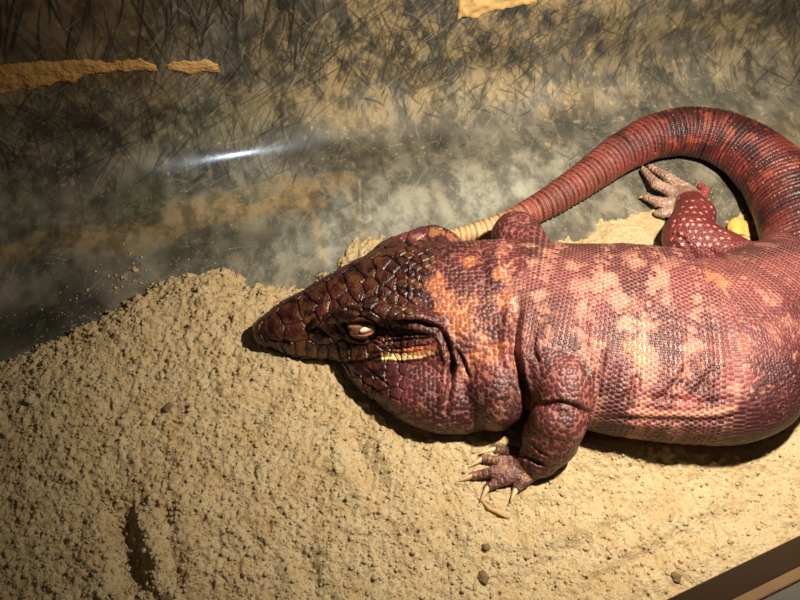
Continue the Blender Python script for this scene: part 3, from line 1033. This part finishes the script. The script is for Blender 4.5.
edge_px = [(-120, 395), (-40, 376), (0, 366), (45, 347), (100, 322), (150, 292), (185, 276), (225, 272), (250, 284), (272, 288), (300, 288), (330, 270), (345, 256), (352, 244), (366, 233),
           (385, 238), (405, 246), (470, 262), (545, 246), (560, 240), (585, 236), (600, 222), (630, 214), (658, 210), (668, 226), (700, 252), (716, 250), (728, 222), (740, 207), (752, 214), (762, 240), (790, 262), (860, 285), (1000, 300)]
edge_w = np.array([P(x, y, 0)[:2] for x, y in edge_px])
SG = .00095
sxs = np.arange(-0.50, 0.56, SG); sys_ = np.arange(-0.40, 0.25, SG)
GX, GY = np.meshgrid(sxs, sys_, indexing='ij')
gp = np.stack([GX.ravel(), GY.ravel()], 1)
yed = np.interp(gp[:, 0], edge_w[:, 0], edge_w[:, 1])
dist, _ = polydist(gp, edge_w)
# inside test by even-odd rule
poly = np.concatenate([edge_w, [[2, edge_w[-1, 1]], [2, -2], [-2, -2], [-2, edge_w[0, 1]]]])
ins = np.zeros(len(gp), bool)
for a, b in zip(poly, np.roll(poly, -1, 0)):
    cond = (a[1] > gp[:, 1]) != (b[1] > gp[:, 1])
    with np.errstate(divide='ignore', invalid='ignore'):
        xi = (b[0] - a[0]) * (gp[:, 1] - a[1]) / (b[1] - a[1]) + a[0]
    ins ^= cond & (gp[:, 0] < xi)
sd = np.where(ins, dist, -dist)
g3 = np.concatenate([gp, np.zeros((len(gp), 1))], 1)
f1, f2, f3, f4 = fbm(g3, 14, 3, 301), fbm(g3, 60, 3, 303), fbm(g3, 190, 2, 305), fbm(g3, 330, 2, 307)
clod = sstep(.60, .85, vnoise(g3, 150, 309)) * .0022 + sstep(.66, .9, vnoise(g3, 260, 311)) * .0016
sde = sd + .010 * (f2 - .5) + .005 * (f3 - .5)
hmax = .016 + .010 * np.exp(-((gp[:, 0] + .20) / .12) ** 2) * np.exp(-((gp[:, 1] - .0) / .06) ** 2)
farside = gp[:, 1] > .045
hs = hmax * (1 - np.exp(-np.maximum(sde, 0) / np.where(farside, .03, .022))) * np.where(farside & (gp[:, 0] > .1), .55, 1.0)
rough_amt = np.clip(sstep(.1, -.25, gp[:, 0]) * .6 + .45, 0, 1)
h = hs + (f1 - .5) * .010 * sstep(0, .04, sd) + (f2 - .5) * .0040 * rough_amt * 1.2 + (f3 - .5) * .0034 * (.45 + .8 * rough_amt) + (f4 - .5) * .0026 * (.4 + .8 * rough_amt) + clod * rough_amt
def groove(pts, depth, w, ridge=0.0, off=0.0):
    global h
    poly_ = np.array([P(x, y, .015)[:2] for x, y in pts])
    d, fr = polydist(gp, poly_)
    tp = np.clip(np.minimum(fr, 1 - fr) * 4, 0.2, 1)
    h = h - depth * tp * np.exp(-(d / w) ** 2)
    if ridge:
        h = h + ridge * tp * np.exp(-((d - 1.9 * w) / w) ** 2)
def bump2(px, py, rx, ry, amt):
    global h
    q = P(px, py, .015)
    h = h + amt * np.exp(-((gp[:, 0] - q[0]) / rx) ** 2 - ((gp[:, 1] - q[1]) / ry) ** 2)
# scraped marks left by the animal
groove([(122, 490), (121, 530), (130, 570), (146, 605)], .011 * (.4 + 1.2 * f2), .011, .004)
bump2(180, 540, .035, .06, .008)
groove([(168, 500), (172, 540), (176, 575), (182, 600)], .004, .006, .002)
groove([(352, 425), (360, 450), (372, 478), (395, 505)], .006, .010, .003)
groove([(300, 545), (310, 575), (318, 600)], .005, .008, .003)
groove([(420, 590), (445, 545), (452, 515)], .004, .012, .002)
groove([(500, 600), (560, 560), (640, 520), (710, 490)], .004, .010, .003)
groove([(560, 600), (620, 570), (690, 535), (760, 505)], .004, .009, .003)
groove([(540, 520), (600, 505), (660, 480)], .003, .010, .002)
groove([(470, 505), (500, 520), (530, 510)], .004, .010, .002)
groove([(240, 430), (265, 400), (285, 380)], .003, .012, .002)
groove([(40, 440), (100, 420), (160, 412)], .003, .014, .002)
bump2(690, 452, .10, .018, .010); bump2(600, 448, .05, .014, .006)
bump2(120, 330, .04, .03, .006); bump2(60, 400, .05, .04, .004); bump2(215, 300, .03, .02, .004)
h = np.where(sd > .012, np.maximum(h, .0020 + .004 * f3), h)
h = np.where(sd < -.004, -0.01, h)
h = np.where((sd < .004) & (h < .0006), -.01, h)
# sand lies pressed under the animal
ix = np.clip(((gp[:, 0] - X0) / VOX).round().astype(int), 0, len(gx) - 1)
iy = np.clip(((gp[:, 1] - Y0) / VOX).round().astype(int), 0, len(gy) - 1)
inb = (gp[:, 0] > X0) & (gp[:, 0] < X1 - VOX) & (gp[:, 1] > Y0) & (gp[:, 1] < Y1 - VOX)
le = np.where(inb, low_env[ix, iy], 9.0)
h = np.where(le < 5, np.minimum(h, np.maximum(le - .0008, .0003)), h)
Hg = h.reshape(GX.shape)
keep = (Hg > -.005)
I2 = np.arange(GX.size).reshape(GX.shape)
kq = keep[:-1, :-1] & keep[1:, :-1] & keep[1:, 1:] & keep[:-1, 1:]
q = np.stack([I2[:-1, :-1][kq], I2[1:, :-1][kq], I2[1:, 1:][kq], I2[:-1, 1:][kq]], 1)
use = np.unique(q)
mp = np.full(GX.size, -1); mp[use] = np.arange(len(use))
hv_ = h.copy()
edge_cnt = np.zeros(GX.size, int); np.add.at(edge_cnt, q.ravel(), 1)
hv_ = np.where((edge_cnt < 4) & (sd < .02), -.0008, hv_)
sand = mesh_obj('sand', np.concatenate([gp, hv_[:, None]], 1)[use], mp[q], SAND)
tag(sand, 'loose tan sand spread over the floor under the lizard', 'sand', kind='stuff')

def sand_z(x, y):
    i = int(round((x - sxs[0]) / SG)); j = int(round((y - sys_[0]) / SG))
    if 0 <= i < len(sxs) and 0 <= j < len(sys_):
        return max(0.0, float(Hg[i, j]))
    return 0.0

# crumbs: countless little lumps of sand lying on the surface and on the bare plate
ico = bmesh.new(); bmesh.ops.create_icosphere(ico, subdivisions=1, radius=1)
iv = np.array([v.co[:] for v in ico.verts]); ifc = np.array([[v.index for v in f.verts] for f in ico.faces]); ico.free()
def lumps(name, pts, rads, mat, seed):
    rg = np.random.default_rng(seed)
    vs, fs = [], []
    for k, (p, r) in enumerate(zip(pts, rads)):
        jit = 1 + .35 * (rg.random((len(iv), 1)) - .5) * 2
        ax = np.array([1, .75 + .4 * rg.random(), .55 + .35 * rg.random()])
        a = rg.random() * 6.28
        R = np.array([[math.cos(a), -math.sin(a), 0], [math.sin(a), math.cos(a), 0], [0, 0, 1]])
        vs.append((iv * jit * ax * r) @ R.T + p); fs.append(ifc + k * len(iv))
    return mesh_obj(name, np.concatenate(vs), np.concatenate(fs), mat)
pts, rads = [], []
rg = np.random.default_rng(5)
while len(pts) < 12000:
    px, py = rg.uniform(-20, 820), rg.uniform(255, 610)
    wgt = .25 + .75 * np.clip(1.1 - px / 620, 0, 1)
    if rg.random() > wgt: continue
    q = P(px, py, .012)
    i = int(round((q[0] - sxs[0]) / SG)); j = int(round((q[1] - sys_[0]) / SG))
    if not (0 <= i < len(sxs) and 0 <= j < len(sys_)) or not keep[i, j] or le.reshape(GX.shape)[i, j] < 5: continue
    r = .0006 + .0011 * rg.random() ** 3 + (.0012 if rg.random() < .03 else 0)
    pts.append([q[0], q[1], Hg[i, j] + r * .25]); rads.append(r)
for _ in range(260):
    t_ = rg.random(); px, py = np.interp(t_, [0, .4, .7, 1], [122, 121, 130, 146]) + rg.normal(0, 5), 490 + 112 * t_
    q = P(px, py, .008); r = .0008 + .0016 * rg.random() ** 2
    pts.append([q[0], q[1], sand_z(q[0], q[1]) + r * .3]); rads.append(r)
crumbs = lumps('sand_crumbs', pts, rads, SAND, 6)
tag(crumbs, 'small crumbs of sand strewn over the sand bed', 'sand', kind='stuff')
pts, rads = [], []
def strew(cx, cy, rx, ry, n, r0, r1):
    for _ in range(n):
        px, py = rg.normal(cx, rx), rg.normal(cy, ry)
        q = P(px, py, 0)
        i = int(round((q[0] - sxs[0]) / SG)); j = int(round((q[1] - sys_[0]) / SG))
        if 0 <= i < len(sxs) and 0 <= j < len(sys_) and keep[i, j]: continue
        if low_env[np.clip(int((q[0] - X0) / VOX), 0, len(gx) - 1), np.clip(int((q[1] - Y0) / VOX), 0, len(gy) - 1)] < .02: continue
        if (q - org) @ WN > -.004: continue
        r = r0 + (r1 - r0) * rg.random() ** 3
        pts.append([q[0], q[1], r * .4]); rads.append(r)
strew(125, 275, 18, 12, 70, .0005, .0022)
strew(160, 285, 30, 12, 60, .0004, .0014)
strew(230, 265, 40, 8, 50, .0004, .0011)
strew(700, 190, 25, 18, 70, .0004, .0010)
strew(640, 205, 30, 12, 90, .0004, .0011)
strew(720, 205, 12, 14, 60, .0004, .0011)
strew(80, 310, 40, 16, 60, .0004, .0012)
strew(590, 215, 30, 10, 60, .0004, .0009)
strew(350, 240, 12, 8, 40, .0004, .0012)
strew(520, 170, 140, 35, 90, .0003, .0007)
fl = lumps('floor_crumbs', pts, rads, SAND, 8)
tag(fl, 'crumbs of sand scattered on the bare grey floor plate', 'sand', kind='stuff')

# ------------------------------------------------------------------ dried sand caked on the wall
def wall_patch(name, top, bot, thick, label, seed):
    """outline from two polylines (pixel) with shared x; real relief standing off the wall sheet"""
    tl_ = [lw_at2(*p) for p in top]; bl_ = [lw_at2(*p) for p in bot]
    tl_ = np.array(tl_); bl_ = np.array(bl_)
    l0, l1 = max(tl_[0, 0], bl_[0, 0]) - .0, min(tl_[-1, 0], bl_[-1, 0])
    L = np.arange(l0, l1, .0014)
    wt = np.interp(L, tl_[:, 0], tl_[:, 1]); wb = np.interp(L, bl_[:, 0], bl_[:, 1])
    e3 = np.stack([L, L * 0 + seed, L * 0], 1)
    wt = wt +   .008 * (fbm(e3, 110, 4, seed, .7) - .5); wb = wb + .010 * (fbm(e3, 70, 3, seed + 5) - .5)
    wt = np.maximum(wt, wb + .0006)
    nv = 28
    t = np.linspace(0, 1, nv)
    Wg = wb[:, None] + (wt - wb)[:, None] * t[None]
    Lg = np.repeat(L[:, None], nv, 1)
    base_ = sheet(Lg, Wg)
    q3 = np.stack([Lg.ravel(), Wg.ravel(), Lg.ravel() * 0], 1)
    endt = np.clip(np.minimum(L - L[0], L[-1] - L) / .01, 0, 1)[:, None]
    hgt = thick * (np.sin(np.pi * np.clip(t, 0, 1)) ** .3)[None] * endt ** .3 * (.1 + 1.6 * fbm(q3, 120, 3, seed + 9).reshape(Lg.shape)) + .0022 * (fbm(q3, 330, 2, seed + 3).reshape(Lg.shape) - .5) * np.sin(np.pi * t)[None]
    a = np.clip(Wg / RC, 0, math.pi / 2)
    nrm = -np.sin(a)[..., None] * WN + np.cos(a)[..., None] * np.array([0, 0, 1.0])
    v = (base_ + nrm * hgt[..., None]).reshape(-1, 3)
    bk = (base_ - nrm * .0004).reshape(-1, 3)
    n0, n1_ = Lg.shape
    J = np.arange(n0 * n1_).reshape(n0, n1_)
    qd = np.stack([J[:-1, :-1].ravel(), J[1:, :-1].ravel(), J[1:, 1:].ravel(), J[:-1, 1:].ravel()], 1)
    rim = np.concatenate([J[:, 0], J[-1, 1:], J[::-1, -1][1:], J[0, ::-1][1:-1]])
    allv = np.concatenate([v, bk]); off = n0 * n1_
    r2 = np.roll(rim, -1)
    sideq = np.stack([rim, rim + off, r2 + off, r2], 1)
    o = mesh_obj(name, allv, np.concatenate([qd, sideq]), CAKE)
    tag(o, label, 'sand', kind='stuff')
def lw_at2(px, py):
    """ray / wall sheet intersection, solved on the (l, w) strip"""
    d = ray(px, py)
    lo, hi = -.6, .6
    def sgn(w):
        p0 = sheet(np.array(0.0), np.array(w))
        # plane through the line at height w, find where the ray meets this line's height profile
        a = (p0 - org) @ WN; z = p0[2]
        # ray param at offset a from wall foot
        t = (a - (CAM - org) @ WN) / (d @ WN)
        return (CAM + d * t)[2] - z, (CAM + d * t)
    ws_ = np.linspace(-.3, .4, 1401)
    prev = None
    for w in ws_:
        if w > RC * math.pi / 2:
            s_, pt = sgn(w)
            return ((pt - org) @ WD, w + s_)
        s_, pt = sgn(w)
        if s_ <= 0:
            return ((pt - org) @ WD, w)
    return ((pt - org) @ WD, w)
CAKE = plain('caked_sand', (192, 148, 92), .95, 500, 1.0, .0022, .1, .25)
wall_patch('wall_sand', [(-60, 62), (0, 64), (60, 60), (110, 62), (140, 58), (157, 66)], [(-60, 102), (0, 95), (40, 88), (70, 80), (110, 71), (157, 67)], .0035,
           'long wedge of orange brown sand caked on the back wall at left', 11)
wall_patch('wall_sand', [(166, 64), (185, 61), (205, 60), (221, 66)], [(166, 70), (185, 72), (205, 71), (221, 71)], .0028,
           'short streak of orange sand caked on the back wall right of the long wedge', 23)
CAKE = plain('caked_pale_sand', (206, 170, 112), .95, 700, .6, .0010, .1, .18)
wall_patch('wall_sand', [(457, 2), (480, -26), (510, -30), (540, -14)], [(457, 20), (490, 12), (536, 2), (540, -2)], .004,
           'pale tan patch of dried sand at the top edge of the wall above the tail', 37)

# ------------------------------------------------------------------ single pebbles and scraps on the sand
def pebble(px, py, r, mat, label, name='pebble', cat='pebble', group=None, flat=.6, seed=0):
    r *= .8
    q = P(px, py, .014); q = P(px, py, sand_z(q[0], q[1]))
    z = sand_z(q[0], q[1])
    bm = bmesh.new(); bmesh.ops.create_icosphere(bm, subdivisions=3, radius=r)
    co = np.array([v.co[:] for v in bm.verts])
    nn = fbm(co + seed * .37 + 5, 1.1 / r, 3, 400 + seed) - .5
    for v, k in zip(bm.verts, nn):
        v.co *= 1 + (1.5 if mat is not YEL else 2.6) * k
        v.co.z *= flat; v.co.x *= 1.15
    o = bm_obj(name, bm, mat)
    o.location = (q[0], q[1], z + r * flat * .45)
    o.rotation_euler = (0, 0, seed * 1.3)
    tag(o, label, cat, group)
DARKP = plain('dark_pebble', (108, 84, 56), .9, 500, .4, .0006)
CLODM = SAND
YEL = plain('yellow_scrap', (206, 160, 78), .7, 300, .3, .0008)
for k, (x, y, r, m, lab) in enumerate([
    (168, 409, .0048, DARKP, 'dark brown pebble lying alone in the middle of the left sand slope'),
    (677, 577, .0042, DARKP, 'small dark pebble just above the wooden rail at lower right'),
    (166, 599, .0058, DARKP, 'dark pebble at the bottom edge right of the scraped furrow'),
    (483, 577, .0045, DARKP, 'dark pebble on the sand below the front claws'),
    (486, 547, .0036, DARKP, 'tiny dark pebble below the twig near the claws'),
    (31, 402, .0042, CLODM, 'small sand clod near the left edge of the picture'),
    (74, 527, .0042, CLODM, 'sand clod left of the scraped furrow'),
    (120, 503, .0045, CLODM, 'sand clod at the upper end of the scraped furrow'),
    (262, 293, .0030, CLODM, 'little sand clod on the mound beside the snout'),
    (252, 428, .0036, CLODM, 'sand clod on the slope below the snout shadow'),
    (127, 352, .0042, CLODM, 'sand clod below the crest of the left mound'),
    (135, 270, .0034, CLODM, 'sand clod lying on the bare plate above the left mound'),
]):
    pebble(x, y, r, m, lab, 'pebble' if m is DARKP else 'sand_clod', 'pebble' if m is DARKP else 'clod', seed=k + 1)
pebble(741, 231, .0120, YEL, 'yellow crumpled food scrap lying between the hind foot and the tail', 'food_scrap', 'scrap', flat=.38, seed=21)
# twig below the claws
tw = [P(481, 499, .018), P(490, 507, .018), P(499, 511, .018), P(508, 515, .018)]
bm = bmesh.new(); prevr = None
for i, p in enumerate(tw):
    z = sand_z(p[0], p[1]) + .0012
    ring_ = []
    d = tw[min(i + 1, 3)] - tw[max(i - 1, 0)]; d /= np.linalg.norm(d)
    sdv = np.cross(d, [0, 0, 1.0])
    rad = (.0012, .0019, .0017, .0010)[i]
    for k in range(8):
        a = k * math.pi / 4
        ring_.append(bm.verts.new((p[0] - tw[1][0] + sdv[0] * rad * math.cos(a), p[1] - tw[1][1] + sdv[1] * rad * math.cos(a), z - .018 + rad * math.sin(a))))
    if prevr:
        for k in range(8):
            bm.faces.new((prevr[k], prevr[(k + 1) % 8], ring_[(k + 1) % 8], ring_[k]))
    else:
        bm.faces.new(ring_[::-1])
    prevr = ring_
bm.faces.new(prevr)
o = bm_obj('twig', bm, plain('twig_bark', (176, 138, 92), .8, 500))
o.location = (tw[1][0], tw[1][1], .018)
tag(o, 'short tan twig lying on the sand in front of the claws', 'twig')

# ------------------------------------------------------------------ front rail of the enclosure
def bar(name, prof, p0, p1, mat, parent=None):
    """extrude a closed (out, up) profile from p0 to p1"""
    d = p1 - p0; d /= np.linalg.norm(d)
    out = np.array([d[1], -d[0], 0]); out /= np.linalg.norm(out)
    bm = bmesh.new()
    rows_ = []
    for p in (p0, p1):
        rows_.append([bm.verts.new(p + out * a + np.array([0, 0, b])) for a, b in prof])
    n = len(prof)
    for k in range(n):
        bm.faces.new((rows_[0][k], rows_[0][(k + 1) % n], rows_[1][(k + 1) % n], rows_[1][k]))
    bm.faces.new(rows_[0][::-1]); bm.faces.new(rows_[1])
    bmesh.ops.recalc_face_normals(bm, faces=bm.faces[:])
    bmesh.ops.bevel(bm, geom=[e for e in bm.edges if abs((e.verts[0].co - e.verts[1].co).normalized().dot(Vector(d))) > .9], offset=.0005, segments=2, affect='EDGES')
    return bm_obj(name, bm, mat, parent, smooth=False)
RZ = .16
ra, rb = P(560, 651, RZ), P(900, 487, RZ)
rd = (rb - ra) / np.linalg.norm(rb - ra)
ra, rb = ra - rd * .22, rb + rd * .35
RAILD = plain('dark_brown_rail', (46, 29, 13), .75, 90, .15, .0006, .12)
RAILL = plain('tan_rail_edge', (112, 84, 52), .6, 90, .15, .0006, .2)
RAILG = plain('grey_sill', (62, 58, 48), .6, 60)
t1_ = bar('trim_1', [(0, 0), (.0150, 0), (.0150, -.18), (0, -.18)], ra, rb, RAILD); t1_['kind'] = 'structure'
t2_ = bar('trim_2', [(.0150, .0002), (.0212, .0002), (.0212, -.18), (.0150, -.18)], ra, rb, RAILL); t2_['kind'] = 'structure'
t3_ = bar('trim_3', [(.0212, -.002), (.12, -.002), (.12, -.18), (.0212, -.18)], ra, rb, RAILG); t3_['kind'] = 'structure'

# ------------------------------------------------------------------ light
def spot(name, loc, aim, energy, color, size, blend, rad):
    ld = bpy.data.lights.new(name, 'SPOT')
    ld.energy = energy; ld.color = color; ld.spot_size = math.radians(size); ld.spot_blend = blend; ld.shadow_soft_size = rad
    o = bpy.data.objects.new(name, ld); COL.objects.link(o)
    o.location = loc
    o.rotation_euler = (Vector(aim) - Vector(loc)).to_track_quat('-Z', 'Y').to_euler()
    return o
spot('heat_lamp', (.27, -.09, .56), (.19, .02, .0), 38, (1.0, .90, .73), 108, 1.0, .014)
# small unseen cool spot, placed so its reflection shows in the cove
ldl, wdl = lw_at2(235, 155)
cp = sheet(np.array(ldl), np.array(wdl))
a = min(max(wdl / RC, 0), math.pi / 2)
cn = -math.sin(a) * WN + math.cos(a) * np.array([0, 0, 1.0])
vi = CAM - cp; vi /= np.linalg.norm(vi)
rf = 2 * (vi @ cn) * cn - vi
print('cove highlight w', wdl, 'refl', rf, 'pt', cp)
lp = cp + rf * .80
print('lp', lp)
spot('cool_lamp', lp, cp, 9.0, (.72, .87, 1.0), 16, 1.0, .008)

w = bpy.data.worlds.new('world'); SC.world = w; w.use_nodes = True
bg = w.node_tree.nodes['Background']
bg.inputs[0].default_value = (1.0, .86, .66, 1)
bg.inputs[1].default_value = .045
SC.view_settings.view_transform = 'Standard'
SC.view_settings.look = 'None'
SC.view_settings.exposure = 0.0
SC.view_settings.gamma = 1.0
